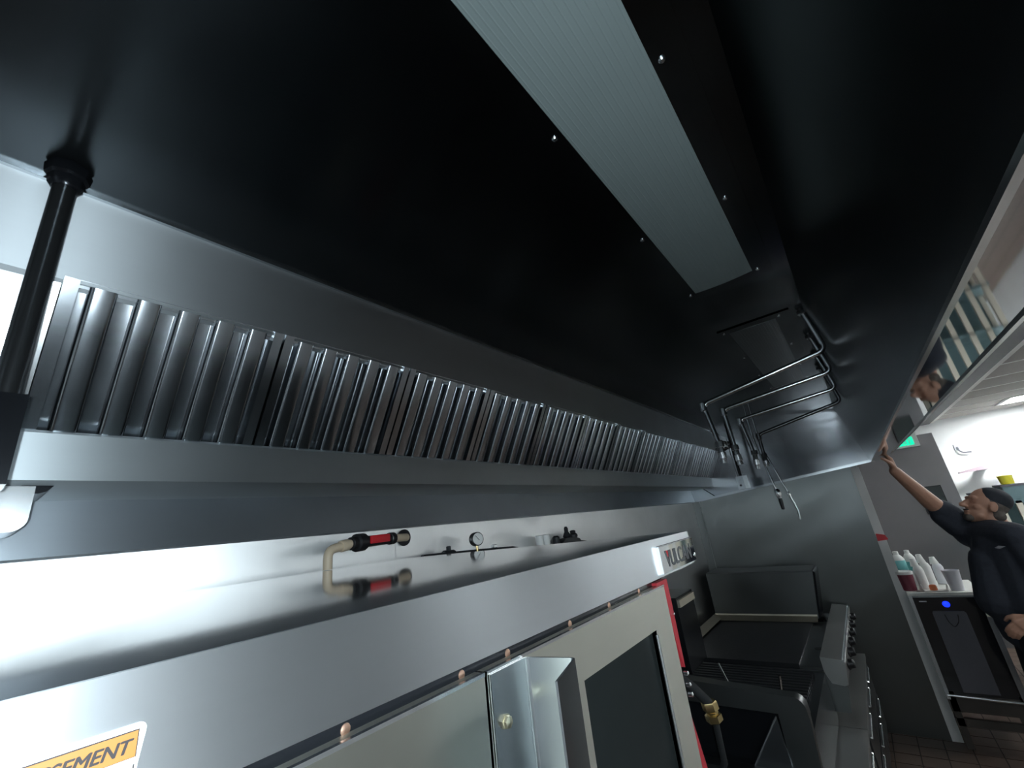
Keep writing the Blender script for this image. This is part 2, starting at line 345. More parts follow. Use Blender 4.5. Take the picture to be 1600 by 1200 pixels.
# ================================================================== exhaust hood (y to the wall, z relative to the camera)
def R(p): return [(y, H + z) for y, z in p]
hood = thing('exhaust_hood', (2.5, .6, H + .065), 'long stainless steel exhaust hood above the cookline', 'exhaust hood')
X0, X1 = -1.25, 4.995
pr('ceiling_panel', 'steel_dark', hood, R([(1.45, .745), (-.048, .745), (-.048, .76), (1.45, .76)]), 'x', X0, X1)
pr('header_panel', 'steel_hood', hood, R(strip([(1.038, .745), (1.060, .552), (1.085, .546)], .004)), 'x', X0, X1)
pr('seam_flange', 'steel', hood, R([(1.030, .745), (1.030, .738), (1.0405, .738), (1.0405, .745)]), 'x', X0, X1)
b = B(); prism(b, R(strip([(1.215, .262), (1.215, .284), (1.205, .290), (1.196, .284), (1.196, .197), (1.206, .192), (1.43, .190)], -.003)), 'x', .045, X1)
prism(b, R([(1.198, .194), (1.43, .192), (1.43, .25), (1.215, .282), (1.198, .282)]), 'x', .041, .045)
obj('grease_trough', b, 'steel_trough', hood)
pr('back_panel', 'steel_back', hood, R(strip([(1.428, .192), (1.408, .066), (1.45, .062)], .004)), 'x', X0, X1)
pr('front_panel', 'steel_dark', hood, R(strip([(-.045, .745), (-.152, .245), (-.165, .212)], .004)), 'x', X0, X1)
pr('front_soffit', 'steel_mirror', hood, R([(-.163, .210), (-.262, .210), (-.262, .216), (-.163, .216)]), 'x', X0, X1, .0008)
pr('lip_edge', 'bright_metal', hood, R([(-.158, .206), (-.166, .206), (-.166, .214), (-.158, .214)]), 'x', X0, X1, .001)
pr('soffit_edge', 'bright_metal', hood, R([(-.258, .206), (-.266, .206), (-.266, .22), (-.258, .22)]), 'x', X0, X1, .001)
pr('outer_front', 'steel_hood', hood, R([(-.262, .216), (-.268, .216), (-.268, .785), (-.262, .785)]), 'x', X0, X1)
pr('end_panel', 'steel_hoodend', hood, R([(1.45, .064), (1.36, .062), (-.15, .206), (-.262, .216), (-.262, .745), (1.45, .745)]), 'x', 4.985, 4.997)
pr('end_flange', 'steel', hood, R(strip([(1.44, .066), (1.30, .070), (-.165, .206)], -.022)), 'x', 4.962, 4.985, .001)
pr('end_panel', 'steel_hood', hood, R([(1.45, .064), (1.36, .062), (-.15, .206), (-.262, .216), (-.262, .745), (1.45, .745)]), 'x', X0 - .006, X0)
pr('filler_panel', 'steel', hood, R(strip([(1.075, .552), (1.20, .20), (1.43, .195)], .004)), 'x', X0, .036)
pr('filler_strip', 'bright_metal', hood, R(strip([(1.070, .548), (1.206, .285)], -.012)), 'x', .030, .046)
pr('corner_gusset', 'steel', hood, R([(1.425, .19), (1.425, .07), (1.20, .10), (1.30, .19)]), 'x', 4.955, 4.962)
pr('duct_cover', 'steel_hood', hood, R([(1.45, .76), (-.268, .76), (-.268, .775), (1.45, .775)]), 'x', X0, X1)
# baffle filters: 12 along the bank
def filter_proto():
    import numpy as np
    yb, zb, yt, zt = 1.232, H + .262, 1.062, H + .562
    v = Vector((0, yt - yb, zt - zb)); L = v.length; v.normalize(); u = Vector((1, 0, 0)); w = u.cross(v)      # w points to the room
    if w.y > 0: w = -w
    base = Vector((0, yb, zb))
    def place(bm):
        for q in bm.verts: x, y, z = q.co; q.co = base + u * x + v * z + w * y
    root = thing('baffle_filter', tuple(base), 'x', 'filter', 'stainless baffle filters along the hood')
    WID = .405
    b = B()
    for a in ((0, .022, -.03, .012, 0, L), (WID - .022, WID, -.03, .012, 0, L), (.022, WID - .022, -.03, .004, 0, .016), (.022, WID - .022, -.03, .004, L - .016, L)): box(b, *a)
    place(b); obj('frame', b, 'steel_filter', root, .0025, 2)
    n = 5; pitch = (WID - .044) / n
    for k in range(n):
        c = .022 + pitch * (k + .5)
        prof = [(c - .021, -.012)] + arc(c - .013, .004, .008, 180, 90, 4) + arc(c + .013, .004, .008, 90, 0, 4) + [(c + .021, -.012)]
        b = B(); prism(b, strip(prof, -.0015), 'z', .008, L - .008); place(b); obj('baffle', b, 'steel_filter', root, 0)
    for k in range(n + 1):
        c = .022 + pitch * k; lo = max(c - .023, .005); hi = min(c + .023, WID - .005)
        prof = [(lo, -.004)] + arc(lo + .008, -.022, .008, 180, 270, 4) + arc(hi - .008, -.022, .008, 270, 360, 4) + [(hi, -.004)]
        b = B(); prism(b, strip(prof, -.0015), 'z', .004, L - .004); place(b); lab(obj('back_baffle', b, 'steel_filter', root, 0), 'dark recessed channel between the baffles')
    return root
ORD = ['first', 'second', 'third', 'fourth', 'fifth', 'sixth', 'seventh', 'eighth', 'ninth', 'tenth', 'eleventh', 'twelfth']
fp = filter_proto()
for i in range(12):
    f_ = fp if i == 0 else copy_tree(fp)
    f_.location.x = .048 + i * .4112
    f_['label'] = ('large nearest stainless baffle filter right beside the black pipe' if i == 0 else
                   'smallest farthest stainless baffle filter against the end of the hood' if i == 11 else
                   ORD[i] + ' stainless baffle filter counted from the black pipe')

# hood lights
def light(x0, x1, lens, label):
    zc = H + .745
    t = thing('hood_light', ((x0 + x1) / 2, .15, zc - .006), label, 'light fixture', 'recessed lights in the hood ceiling')
    y0, y1 = .006, .294; ly0, ly1 = .063, .254; lx0, lx1 = x0 + .055, x1 - .055
    b = B()
    for a in ((x0, x1, y0, ly0), (x0, x1, ly1, y1), (x0, lx0, ly0, ly1), (lx1, x1, ly0, ly1)): box(b, a[0], a[1], a[2], a[3], zc - .005, zc - .0005)
    obj('frame', b, 'steel_dark', t, .0012)
    b = B(); n = 24
    prof = [(ly0 + (ly1 - ly0) * i / n, zc - .003 - .004 * math.sin(math.pi * i / n)) for i in range(n + 1)] + [(ly1, zc - .001), (ly0, zc - .001)]
    prism(b, prof, 'x', lx0, lx1); obj('lens', b, lens, t)
    b = B()
    for i in range(16):          # fine prism ribs moulded along the lens
        yy = ly0 + (ly1 - ly0) * (i + .5) / 16; zz = zc - .003 - .004 * math.sin(math.pi * (i + .5) / 16)
        prism(b, [(yy - .003, zz + .0003), (yy, zz - .0006), (yy + .003, zz + .0003)], 'x', lx0 + .002, lx1 - .002)
    rb = obj('lens_ribs', b, lens, t, smooth=10); rb['kind'] = 'stuff'
    n = 4; sm = None
    for k in range(n):
        for y in (.047, .271):
            x = x1 - .058 - k * .462
            if x < x0: continue
            if sm is None:
                b = B(); lathe(b, [(.0001, -.004), (.004, -.0035), (.0065, -.001), (.0065, .001)], (x, y, zc - .006), seg=12); s0 = obj('screw', b, 'bright_metal', t); sm = (s0, x, y)
            else:
                s = s0.copy(); COL.objects.link(s); s.parent = t; s.location = (x - sm[1], y - sm[2], 0)
    return t
light(.10, 1.60, 'lens', 'recessed hood light with long pale frosted lens')
light(2.02, 3.5, 'lens_dark', 'dark unlit hood light behind the suppression pipes')

# ------------------------------------------------------------------ fire suppression pipework
def sup_pipe(x, bend, arm, drop, tip, label, dark=False):
    (yb, zb), (ya, za), (yn, zn), (yt, zt) = bend, arm, drop, tip
    t = thing('suppression_pipe', (x, ya, H + zt), label, 'pipe', 'fire suppression pipes under the hood ceiling')
    m = 'black_pipe' if dark else 'steel_pipe'
    tb('pipe', m, t, [(x - .015, -.030, H + .744), (x - .012, yb + .022, H + zb + .14), (x, yb, H + zb), (x, ya, H + za), (x, yn, H + zn)], .0105, 14, .032)
    lt('elbow', m, t, [(.012, -.022), (.0155, -.018), (.0155, .018), (.012, .022)], (x, ya, H + za - .012), (0, -.1, 1), 14)
    lt('ceiling_nut', m, t, [(.014, 0), (.018, .004), (.018, .018), (.014, .022)], (x - .0145, -.032, H + .72), seg=6)
    ax = Vector((0, yt - yn, zt - zn)).normalized(); o = (x, yn, H + zn); L = math.hypot(yt - yn, zt - zn)
    nz = lt('nozzle', m, t, [(.012, -.03), (.018, -.028), (.018, -.004), (.013, 0), (.013, .3 * L)], o, ax, 8)
    lt('nozzle_cap', 'bright_metal', nz, [(.015, .3 * L), (.017, .33 * L), (.017, .7 * L), (.013, .74 * L), (.014, L)], o, ax, 14)
    return t
sup_pipe(2.10, (-.064, .55), (.452, .456), (.428, .245), (.430, .175), 'nearest and longest chromed fire suppression pipe with nozzle')
sup_pipe(2.48, (-.066, .54), (.441, .484), (.436, .26), (.434, .185), 'second chromed fire suppression pipe from the camera side')
sup_pipe(2.88, (-.068, .53), (.438, .478), (.415, .255), (.420, .175), 'third chromed fire suppression pipe, nozzle beside the hanging rods')
sup_pipe(3.20, (-.074, .505), (.406, .408), (.410, .255), (.410, .20), 'dark farthest fire suppression pipe next to the hood end panel', dark=True)
# detector box on a conduit
t = thing('detector_box', (4.6, .825, H + .12), 'small galvanized detector box on a black conduit near the hood end', 'detector')
tb('conduit', 'black_steel', t, [(4.6, .835, H + .745), (4.6, .835, H + .24)], .013)
tb('link_wire', 'bright_metal', t, [(4.57, .86, H + .62), (4.57, .86, H + .24)], .004, 8)
b = B(); prism(b, [(4.57, .775), (4.63, .775), (4.63, .875), (4.57, .875)], 'z', H + .12, H + .24); obj('box', b, 'steel', t, .003)
bx('cover', 'bright_metal', t, 4.564, 4.57, .778, .812, H + .123, H + .237, .001)
lt('knockout', 'black_plastic', t, [(.010, 0), (.010, .003)], (4.571, .848, H + .155), (-1, 0, 0), 12)
t = thing('hanging_rod', (3.9, .47, H - .06), 'thin steel rod with a pale bulb fitting and dark tip', 'rod')
tb('rod', 'steel_pipe', t, [(3.9, .538, H + .745), (3.9, .538, H + .45), (3.9, .485, H + .03)], .007, 10, .05)
lt('bulb', 'bright_metal', t, [(.008, -.06), (.017, -.05), (.02, -.02), (.013, 0), (.012, .012)], (3.9, .482, H + .01), (0, -.1, -1), 12)
lt('tip', 'black_iron', t, [(.012, .012), (.014, .03), (.012, .09), (.006, .095)], (3.9, .482, H + .01), (0, .02, -1), 12)
t = thing('hooked_rod', (3.9, .39, H - .17), 'thin bent steel rod hanging lowest in front of the end wall', 'rod')
tb('rod', 'steel_pipe', t, [(3.9, .50, H + .745), (3.9, .50, H + .40), (3.9, .45, H + .18), (3.9, .39, H - .105), (3.9, .396, H - .165)], .0055, 10, .02)
lt('ferrule', 'bright_metal', t, [(.007, 0), (.009, .004), (.009, .03), (.006, .034)], (3.9, .4135, H + .006), (0, .2, 1), 10)
# crumpled shiny lump added for the bright reflection in the far corner
b = B(); bmesh.ops.create_icosphere(b, subdivisions=3, radius=1)
for v in b.verts:
    k = 1 + random.uniform(-.22, .22); v.co = Vector((4.93 + v.co.x * .035 * k, 1.0 + v.co.y * .085 * k, H + .60 + v.co.z * .05 * k))
tag(obj('glint_lump', b, 'glint', None, smooth=1), 'crumpled shiny lump added for the bright reflection above the filters', 'glint')

# black drop pipe at the near end
t = thing('drop_pipe', (.016, .985, H + .15), 'black vertical pipe with flange dropping from the hood ceiling', 'pipe')
lt('pipe', 'black_pipe', t, [(.0165, 0), (.0165, .46)], (.016, .985, H + .285), seg=28)
lt('flange', 'black_steel', t, [(.019, 0), (.024, .006), (.026, .022), (.031, .026), (.033, .044), (.030, .05)], (.016, .985, H + .695), seg=8)
bx('box', 'black_steel', t, -.045, .040, .955, 1.02, H + .15, H + .287, .004)
# grease cup under the trough end
t = thing('grease_cup', (.045, 1.25, H + .10), 'shiny rounded metal grease cup hung under the trough end', 'grease cup')
b = B(); prism(b, [(-.06, H + .185), (-.06, H + .112)] + arc(-.046, H + .118, .014, 200, 270, 4) + arc(.066, H + .126, .022, 270, 360, 6) + [(.088, H + .185)], 'y', 1.20, 1.33); obj('cup', b, 'bright_metal', t, .004)
b = B(); prism(b, [(.070, H + .187), (.112, H + .187), (.104, H + .176), (.094, H + .172), (.070, H + .172)], 'y', 1.205, 1.33); obj('hanger', b, 'black_steel', t, .002)
bx('slot', 'gold_bolt', t, .085, .108, 1.235, 1.24, H + .187, H + .190)

# ================================================================== double convection oven
OX0, OX1 = -.05, 1.015
ov = thing('convection_oven', (.48, .85, 0), 'large stainless double convection oven in the foreground', 'oven')
ZT = H - .0445
b = B(); box(b, OX0 + .01, OX1 - .012, .405, 1.32, .16, ZT - .012); obj('body', b, 'steel_oven', ov, .003)
bx('top_panel', 'steel_top', ov, OX0, OX1 - .004, .3247, 1.325, ZT - .004, ZT, .0004)
pr('fascia', 'steel_oven', ov, [(.32, H - .109), (.405, H - .109), (.405, ZT - .005), (.3245, ZT - .005), (.3245, ZT + .0002), (.32, ZT + .0002)], 'x', OX0, OX1, .0021)
bx('recess_band', 'black_steel', ov, OX0 + .012, OX1 - .016, .395, .405, H - .158, H - .108)
for x in (-.02, .11, .24, .378, .458, .607, .739, .871):
    lt('rivet', 'copper', ov, [(.0048, 0), (.0046, .0006), (.003, .0011), (.0005, .0013)], (x, .395, H - .1405), (0, -1, 0), 12)
def door(x0, x1, wx0, wx1, zt, zb_, handle):
    y0, y1 = .380, .402
    b = B()
    for a in ((x0, wx0, zb_, zt), (wx1, x1, zb_, zt), (wx0, wx1, zt - .067, zt), (wx0, wx1, zb_, zb_ + .07)): box(b, a[0], a[1], y0, y1, a[2], a[3])
    bmesh.ops.remove_doubles(b, verts=b.verts, dist=1e-5)
    d = obj('door', b, 'steel_door', ov)
    b = B()
    for a in ((x0, x1, zt - .003, zt + .0005), ): box(b, a[0], a[1], y0 - .001, y0 + .004, a[2], a[3])
    obj('door_edge', b, 'bright_metal', d, .0008)
    bx('window_glass', 'glass_dark', d, wx0 - .002, wx1 + .002, y0 + .010, y0 + .014, zb_ + .068, zt - .065)
    b = B(); tube(b, [(wx1 + .001, y0 + .001, zt - .075), (wx1 + .001, y0 + .001, zb_ + .08)], .003, 8)
    obj('window_bead', b, 'bright_metal', d)
    if handle:
        sec = [(.404, .3785)] + arc(.464, .3705, .008, 90, 8, 4)[::1] + arc(.474, .318, .008, 0, -75, 4) + [(.408, .290)]
        hb = B(); prism(hb, strip(sec, -.0025), 'z', zb_ + .05, zt - .003); hd = obj('handle', hb, 'steel', d, 0)
        for zz in (zt - .052, (zt + zb_) / 2, zb_ + .1):
            bo = lt('bolt', 'gold_bolt', hd, [(.0075, 0), (.0075, .002), (.006, .0025), (.006, .006), (.002, .0075)], (.421, .376, zz), (0, -1, 0), 6)
    return d
DT = H - .1435
door(OX0 + .012, .398, -.0, .30, DT, H - .80, False)
door(.402, .966, .60, .882, DT, H - .80, True)
door(OX0 + .012, .398, -.0, .30, H - .93, .30, False)
door(.402, .966, .60, .882, H - .93, .30, False)
pr('divider_panel', 'steel_oven', ov, [(.385, H - .925), (.405, H - .925), (.405, H - .805), (.385, H - .805)], 'x', OX0, OX1 - .01, .002)
bx('base_panel', 'steel_oven', ov, OX0, OX1 - .01, .385, .405, .17, .295, .002)
b = B(); prism(b, [(.94, H - .137), (1.001, H - .137), (1.001, H - .20), (.999, H - .305), (.990, H - .290), (.969, H - .20), (.969, H - .1425), (.94, H - .1425)], 'y', .384, .400); lab(obj('gasket', b, 'red_gasket', ov), 'bright red door gasket strip')
b = B(); prism(b, [(.969, H - .40), (.974, H - .375), (1.003, H - .48), (1.003, H - .78), (.969, H - .78)], 'y', .384, .400); lab(obj('gasket', b, 'red_gasket', ov), 'bright red door gasket strip')
for zz in (-.205,): lt('gasket_pin', 'bright_metal', ov, [(.003, 0), (.003, .004), (.001, .005)], (.992, .384, H + zz), (0, -1, 0), 10)
for zz in (-.315, -.335, -.352, -.49): lt('hinge_pin', 'bright_metal', ov, [(.0045, 0), (.0045, .008), (.0015, .010)], (.996, .388, H + zz), (0, -1, 0), 10)
for x in (OX0 + .08, OX1 - .09):
    for y in (.48, 1.25):
        lt('leg', 'steel_oven', ov, [(.03, 0), (.03, .01), (.018, .02), (.022, .1), (.026, .17)], (x, y, 0), seg=16)
# maker's plate on the fascia
bd_ = pr('name_plate', 'steel_mirror', ov, [(.813, H - .1035), (1.0165, H - .1035), (1.0165, H - .059), (.813, H - .059)], 'y', .315, .320, .001)
bx('plate_edge', 'bright_metal', bd_, .811, .8165, .3135, .320, H - .104, H - .0585, .001)
bx('plate_groove', 'badge_ink', bd_, .8165, 1.0165, .3185, .3195, H - .0585, H - .0572)
text_mesh('lettering', 'VULCAN', 'badge_ink', bd_, (.840, .3148, H - .096), (1, 0, 0), (0, 0, 1), .040, .148, 0.0, .0010)
pr('red_accent', 'red', bd_, [(.8465, H - .068), (.8535, H - .068), (.851, H - .079)], 'y', .3138, .3146)
lt('plate_screw', 'bright_metal', bd_, [(.0045, 0), (.0045, .001), (.002, .002)], (1.010, .315, H - .093), (0, -1, 0), 10)
# warning sticker (only its right end is in the picture)
st = B(); prism(st, [(-.030, H - .108)] + [(.078, H - .108)] + arc(.079, H - .0725, .0035, 0, 90, 4) + [(-.030, H - .069)], 'y', .3192, .3198)
st = obj('warning_label', st, 'label_white', ov); lab(st, 'white warning sticker with yellow header AVERTISSEMENT')
pr('label_border', 'label_ink', st, [(-.028, H - .0835), (.0796, H - .0835), (.0796, H - .0718), (-.028, H - .0718)], 'y', .3189, .3192)
pr('label_header', 'label_yellow', st, [(-.0275, H - .0832), (.0791, H - .0832), (.0791, H - .0723), (-.0275, H - .0723)], 'y', .3186, .3189)
text_mesh('lettering', 'AVERTISSEMENT', 'label_ink', st, (.0190, .3184, H - .0808), (1, 0, 0), (0, 0, 1), .0082, .0585, .25, .00022, .0002)
pr('label_side_rule', 'label_ink', st, [(.0788, H - .107), (.0794, H - .107), (.0794, H - .0865), (.0788, H - .0865)], 'y', .3189, .3192)
for k, w_ in enumerate((.085, .092, .078)):
    bx('label_line', 'label_ink', st, -.024, -.024 + w_, .3189, .3192, H - .0905 - k * .005, H - .0890 - k * .005)

# ------------------------------------------------------------------ fittings on the wall behind the oven
t = thing('water_line', (.73, 1.3, ZT), 'tan plastic water pipe with a red valve handle on the oven top', 'pipe')
tb('pipe', 'pvc', t, [(.727, 1.30, ZT + .001), (.727, 1.30, H + .012), (.82, 1.318, H + .024)], .0135, 16, .035)
lt('elbow', 'pvc', t, [(.0165, -.028), (.0172, -.026), (.0172, .0), (.016, .003)], (.80, 1.314, H + .0215), (.97, .19, .12), 16)
ax = Vector((1.08 - .82, 1.40 - 1.318, .005)).normalized(); o0 = Vector((.82, 1.318, H + .024))
lt('union', 'black_plastic', t, [(.017, -.01), (.020, -.008), (.020, .012), (.028, .016), (.028, .05), (.018, .055), (.018, .19), (.021, .192), (.021, .215), (.016, .218)], o0, ax, 14)
q = o0 + ax * .115 + Vector((0, -.022, .004)); b = B(); sd = ax.cross(Vector((0, 0, 1))).normalized()
vs = []
for s in (-1, 1):
    for hz in (-1, 1):
        for k in (0, 1): vs.append(b.verts.new(q + ax * s * .050 + Vector((0, 0, hz * .013)) + sd * (k * .010)))
bmesh.ops.convex_hull(b, input=vs); obj('valve_handle', b, 'red', t, .003)
tb('stub', 'pvc', t, [tuple(o0 + ax * .21), (1.122, 1.43, H + .027)], .0145, 16)
lt('escutcheon', 'black_plastic', t, [(.028, 0), (.031, .002), (.031, .006), (.016, .010)], (1.122, 1.447, H + .027), (0, -1, 0), 24)
t = thing('pressure_gauge', (1.435, 1.35, H - .075), 'small round pressure gauge with a white dial behind the oven', 'gauge')
gd = Vector((-.35, -1, .05)).normalized()
lt('case', 'black_plastic', t, [(.020, -.02), (.0285, -.018), (.0285, .010), (.025, .012)], (1.436, 1.35, H - .013), gd, 24)
dl = lt('dial', 'white_plastic', t, [(.0245, .0122), (.0245, .0128)], (1.436, 1.35, H - .013), gd, 24)
u = gd.cross(Vector((0, 0, 1))).normalized(); c = Vector((1.436, 1.35, H - .013)) + gd * .0135
tb('needle', 'black_plastic', dl, [tuple(c - u * .006 - Vector((0, 0, .006))), tuple(c + u * .012 + Vector((0, 0, .014)))], .0010, 6)
tb('stem', 'brass', t, [(1.436, 1.352, H - .04), (1.436, 1.352, H - .10)], .006, 10)
t = thing('gas_manifold', (1.5, 1.40, H - .14), 'dark pipe manifold along the wall behind the oven top', 'pipe')
tb('pipe', 'black_iron', t, [(1.16, 1.385, H - .055), (1.46, 1.385, H - .066), (1.72, 1.385, H - .078), (1.86, 1.385, H - .11)], .011, 12)
lt('tee', 'black_iron', t, [(.015, -.03), (.017, -.025), (.017, .025), (.015, .03)], (1.30, 1.385, H - .058), (1, 0, -.04), 12)
lt('plug', 'black_iron', t, [(.010, 0), (.010, .018), (.006, .02)], (1.30, 1.385, H - .046), seg=8)
lt('valve_nut', 'bright_metal', t, [(.013, 0), (.017, .004), (.017, .014), (.010, .018)], (1.585, 1.385, H - .064), seg=6)
for i, x in enumerate((1.955, 2.012)):
    o = lt('gas_regulator', 'white_plastic', None, [(.020, -.10), (.021, -.098), (.021, -.038), (.017, -.036)], (x, 1.385, H), seg=18)
    tag(o, ('left' if i == 0 else 'right') + ' one of two pale canisters standing behind the oven', 'canister', 'pale canisters behind the oven')
t = thing('valve_cluster', (2.22, 1.39, H - .16), 'black valve cluster with two knobs behind the oven corner', 'valve')
b = B(); prism(b, [(2.12, H - .12), (2.36, H - .12), (2.33, H - .085), (2.28, H - .072), (2.18, H - .072), (2.14, H - .09)], 'y', 1.36, 1.42); obj('body', b, 'black_iron', t, .006)
lt('knob', 'black_iron', t, [(.018, 0), (.024, .01), (.016, .03), (.012, .035), (.012, .055), (.006, .065)], (2.238, 1.39, H - .075), seg=14)
lt('knob', 'black_iron', t, [(.018, 0), (.026, .008), (.026, .02), (.016, .03), (.018, .04), (.010, .045)], (2.308, 1.39, H - .08), seg=14)
lt('canister', 'black_iron', t, [(.018, 0), (.02, .003), (.02, .06), (.012, .068)], (2.12, 1.39, H - .12), seg=14)
lt('hose', 'black_iron', t, [(.012, 0), (.012, .14)], (2.33, 1.39, H - .10), (1, 0, -.15), 10)

# ================================================================== cookline beyond the oven
# gas hookup with brass fittings beside the oven
t = thing('gas_hookup', (1.5, .54, H - .80), 'black gas line with brass fitting beside the oven door', 'pipe')
tb('pipe', 'matt_black', t, [(1.42, .60, H - .44), (1.46, .55, H - .50), (1.495, .528, H - .545)], .014, 14)
lt('brass_nut', 'brass', t, [(.021, 0), (.023, .004), (.023, .022), (.018, .026), (.018, .030), (.024, .034), (.024, .05), (.015, .056)], (1.495, .528, H - .540), (.1, -.1, -1), 6)
tb('tail', 'matt_black', t, [(1.50, .522, H - .595), (1.52, .53, H - .70), (1.56, .60, H - .80)], .009, 12)
# fryer
FX0, FX1 = 1.14, 2.22
t = thing('deep_fryer', (1.7, .85, 0), 'dark deep fryer with a tall folded steel splash guard', 'fryer')
b = B(); box(b, FX0, FX1 - .05, .42, 1.28, .12, H - 1.02); obj('cabinet', b, 'steel_equip', t, .004)
b = B()
for a in ((FX0, FX1 - .05, .42, .52), (FX0, FX1 - .05, 1.2, 1.28), (FX0, FX0 + .06, .52, 1.2), (FX1 - .11, FX1 - .05, .52, 1.2)): box(b, a[0], a[1], a[2], a[3], H - 1.02, H - .985)
obj('pot_rim', b, 'steel_equip', t, .004)
bx('oil_pot', 'black_iron', t, FX0 + .06, FX1 - .11, .52, 1.2, H - 1.02, H - 1.012)
cap = [(1.25, H - .70), (.82, H - .712)] + [(.46, H - .735)] + arc(.440, H - .775, .040, 95, 180, 6) + [(.398, H - .80), (.74, H - .795), (1.25, H - .78)]
pr('guard_cap', 'steel_equip', t, cap, 'x', FX1 - .05, FX1 + .01, .006)
pr('guard_panel', 'black_steel', t, [(1.25, H - .78), (.50, H - .80), (.50, H - 1.2), (1.25, H - 1.2)], 'x', FX1 - .03, FX1 - .02)
pr('guard_post', 'steel_equip', t, [(.505, H - .80), (.398, H - .80), (.412, H - 1.05), (.505, H - 1.05)], 'x', FX1 - .045, FX1 - .005, .004)
pr('drip_plate', 'steel', t, [(.512, H - .808), (.660, H - 1.02), (.50, H - 1.02)], 'x', FX1 - .055, FX1 - .049, .001)
tb('plate_edge', 'bright_metal', t, [(FX1 - .056, .512, H - .806), (FX1 - .056, .662, H - 1.022)], .003, 8)
for y0 in (.44, .86):
    d = bx('door', 'steel_equip', t, FX0 + .02 + (0 if y0 < .5 else .5), FX0 + .48 + (0 if y0 < .5 else .5), .405, .42, .2, .78, .004)
    tb('handle', 'bright_metal', d, [(FX0 + .06 + (0 if y0 < .5 else .5), .405, .72), (FX0 + .06 + (0 if y0 < .5 else .5), .37, .72), (FX0 + .44 + (0 if y0 < .5 else .5), .37, .72), (FX0 + .44 + (0 if y0 < .5 else .5), .405, .72)], .008, 8, .02)
for x in (FX0 + .06, FX1 - .12):
    for y in (.48, 1.2): lt('leg', 'steel_equip', t, [(.028, 0), (.02, .02), (.022, .13)], (x, y, 0), seg=12)
for i, (y, dy, lb_) in enumerate(((.725, -.035, 'thin steel utensil handle leaning left behind the fryer guard'), (.53, .02, 'short bright utensil handle leaning right behind the fryer guard'))):
    tag(tb('utensil_handle', 'bright_metal', None, [(2.44, y + dy, H - .979), (2.40, y - dy, H - .705 - .03 * i)], .0055, 8), lb_, 'utensil')
# charbroiler
t = thing('charbroiler', (2.85, .9, H - 1.25), 'low black charbroiler between the fryer and the griddle', 'charbroiler')
bx('body', 'black_steel', t, 2.36, 3.37, .47, 1.36, H - 1.23, H - 1.0, .006)
for x in (2.42, 3.31):
    for y in (.52, 1.3): lt('foot', 'black_iron', t, [(.025, 0), (.025, .025)], (x, y, H - 1.25), seg=10)
for k in range(22):
    x = 2.40 + k * .0437
    bx('grate_bar', 'black_iron', t, x, x + .018, .52, 1.32, H - 1.0, H - .982, .003)
bx('back_guard', 'black_steel', t, 2.36, 3.37, 1.335, 1.36, H - 1.0, H - .86, .003)
# griddle
GX0, GX1 = 3.40, 4.95
t = thing('flat_griddle', (4.15, .85, H - 1.25), 'wide flat griddle with knobs along its front rail', 'griddle')
bx('body', 'black_steel', t, GX0 + .01, GX1, .475, 1.36, H - 1.2, H - 1.0, .004)
bx('plate', 'black_iron', t, GX0 + .02, 4.55, .60, 1.30, H - 1.0, H - .975, .002)
bx('trough', 'steel_equip', t, GX0 + .02, 4.55, .475, .60, H - 1.0, H - .985, .002)
lt('drain_hole', 'black_plastic', t, [(.030, 0), (.030, .002)], (3.80, .515, H - .985), seg=16)
b = B(); prism(b, strip([(1.30, H - .96), (1.365, H - .935), (1.365, H - 1.0)], -.004), 'x', GX0 + .01, 4.555); lab(obj('back_splash', b, 'rim', t, .001), 'low pale splash rim along the wall side')
b = B(); prism(b, strip([(4.47, H - .972), (4.545, H - .945), (4.548, H - .93)], .004), 'y', .56, 1.36); lab(obj('side_splash', b, 'rim', t, .001), 'low pale splash rim at the far end of the plate')
pr('front_rail', 'steel_rail', t, [(.475, H - .925), (.365, H - .935), (.355, H - .95), (.372, H - 1.06), (.475, H - 1.10)], 'x', GX0, GX1, .006)
pr('rail_edge', 'bright_metal', t, [(.368, H - .932), (.3605, H - .936), (.3575, H - .944), (.366, H - .940)], 'x', GX0 + .002, GX1 - .002, .001)
pr('side_panel', 'steel_equip', t, [(1.36, H - 1.0), (.475, H - 1.0), (.45, H - 1.06), (.375, H - 1.07), (.40, H - 1.2), (1.36, H - 1.2)], 'x', GX0 - .004, GX0 + .010, .002)
for k in range(6):
    kn = lt('knob', 'black_plastic', t, [(.030, 0), (.032, .006), (.026, .012), (.024, .034), (.020, .038)], (3.55 + .25 * k, .362, H - .995), (0, -1, .15), 18)
    bx('pointer', 'bright_metal', kn, 3.548 + .25 * k, 3.552 + .25 * k, .322, .326, H - .995, H - .968)
for x in (GX0 + .08, GX1 - .08):
    for y in (.52, 1.3): lt('foot', 'steel_equip', t, [(.025, 0), (.02, .05)], (x, y, H - 1.25), seg=10)
# boxy appliance at the far end of the griddle
t = thing('countertop_cooker', (4.77, .93, H - .97), 'dark stainless box appliance behind the griddle by the end wall', 'cooker')
pr('body', 'steel_equip', t, [(1.36, H - .96), (.56, H - .965), (.53, H - .78), (.50, H - .61), (1.36, H - .60)], 'x', 4.56, 4.93, .006)
pr('front_cover', 'black_steel', t, [(.56, H - .965), (.548, H - .965), (.485, H - .62), (.50, H - .61)], 'x', 4.585, 4.91, .002)
pr('top_cover', 'steel_equip', t, [(1.36, H - .60), (.51, H - .608), (.51, H - .603), (1.36, H - .594)], 'x', 4.57, 4.92, .001)
for x in (4.6, 4.88):
    for y in (.62, 1.3): lt('foot', 'black_iron', t, [(.02, -.03), (.02, .012)], (x, y, H - .97), seg=10)
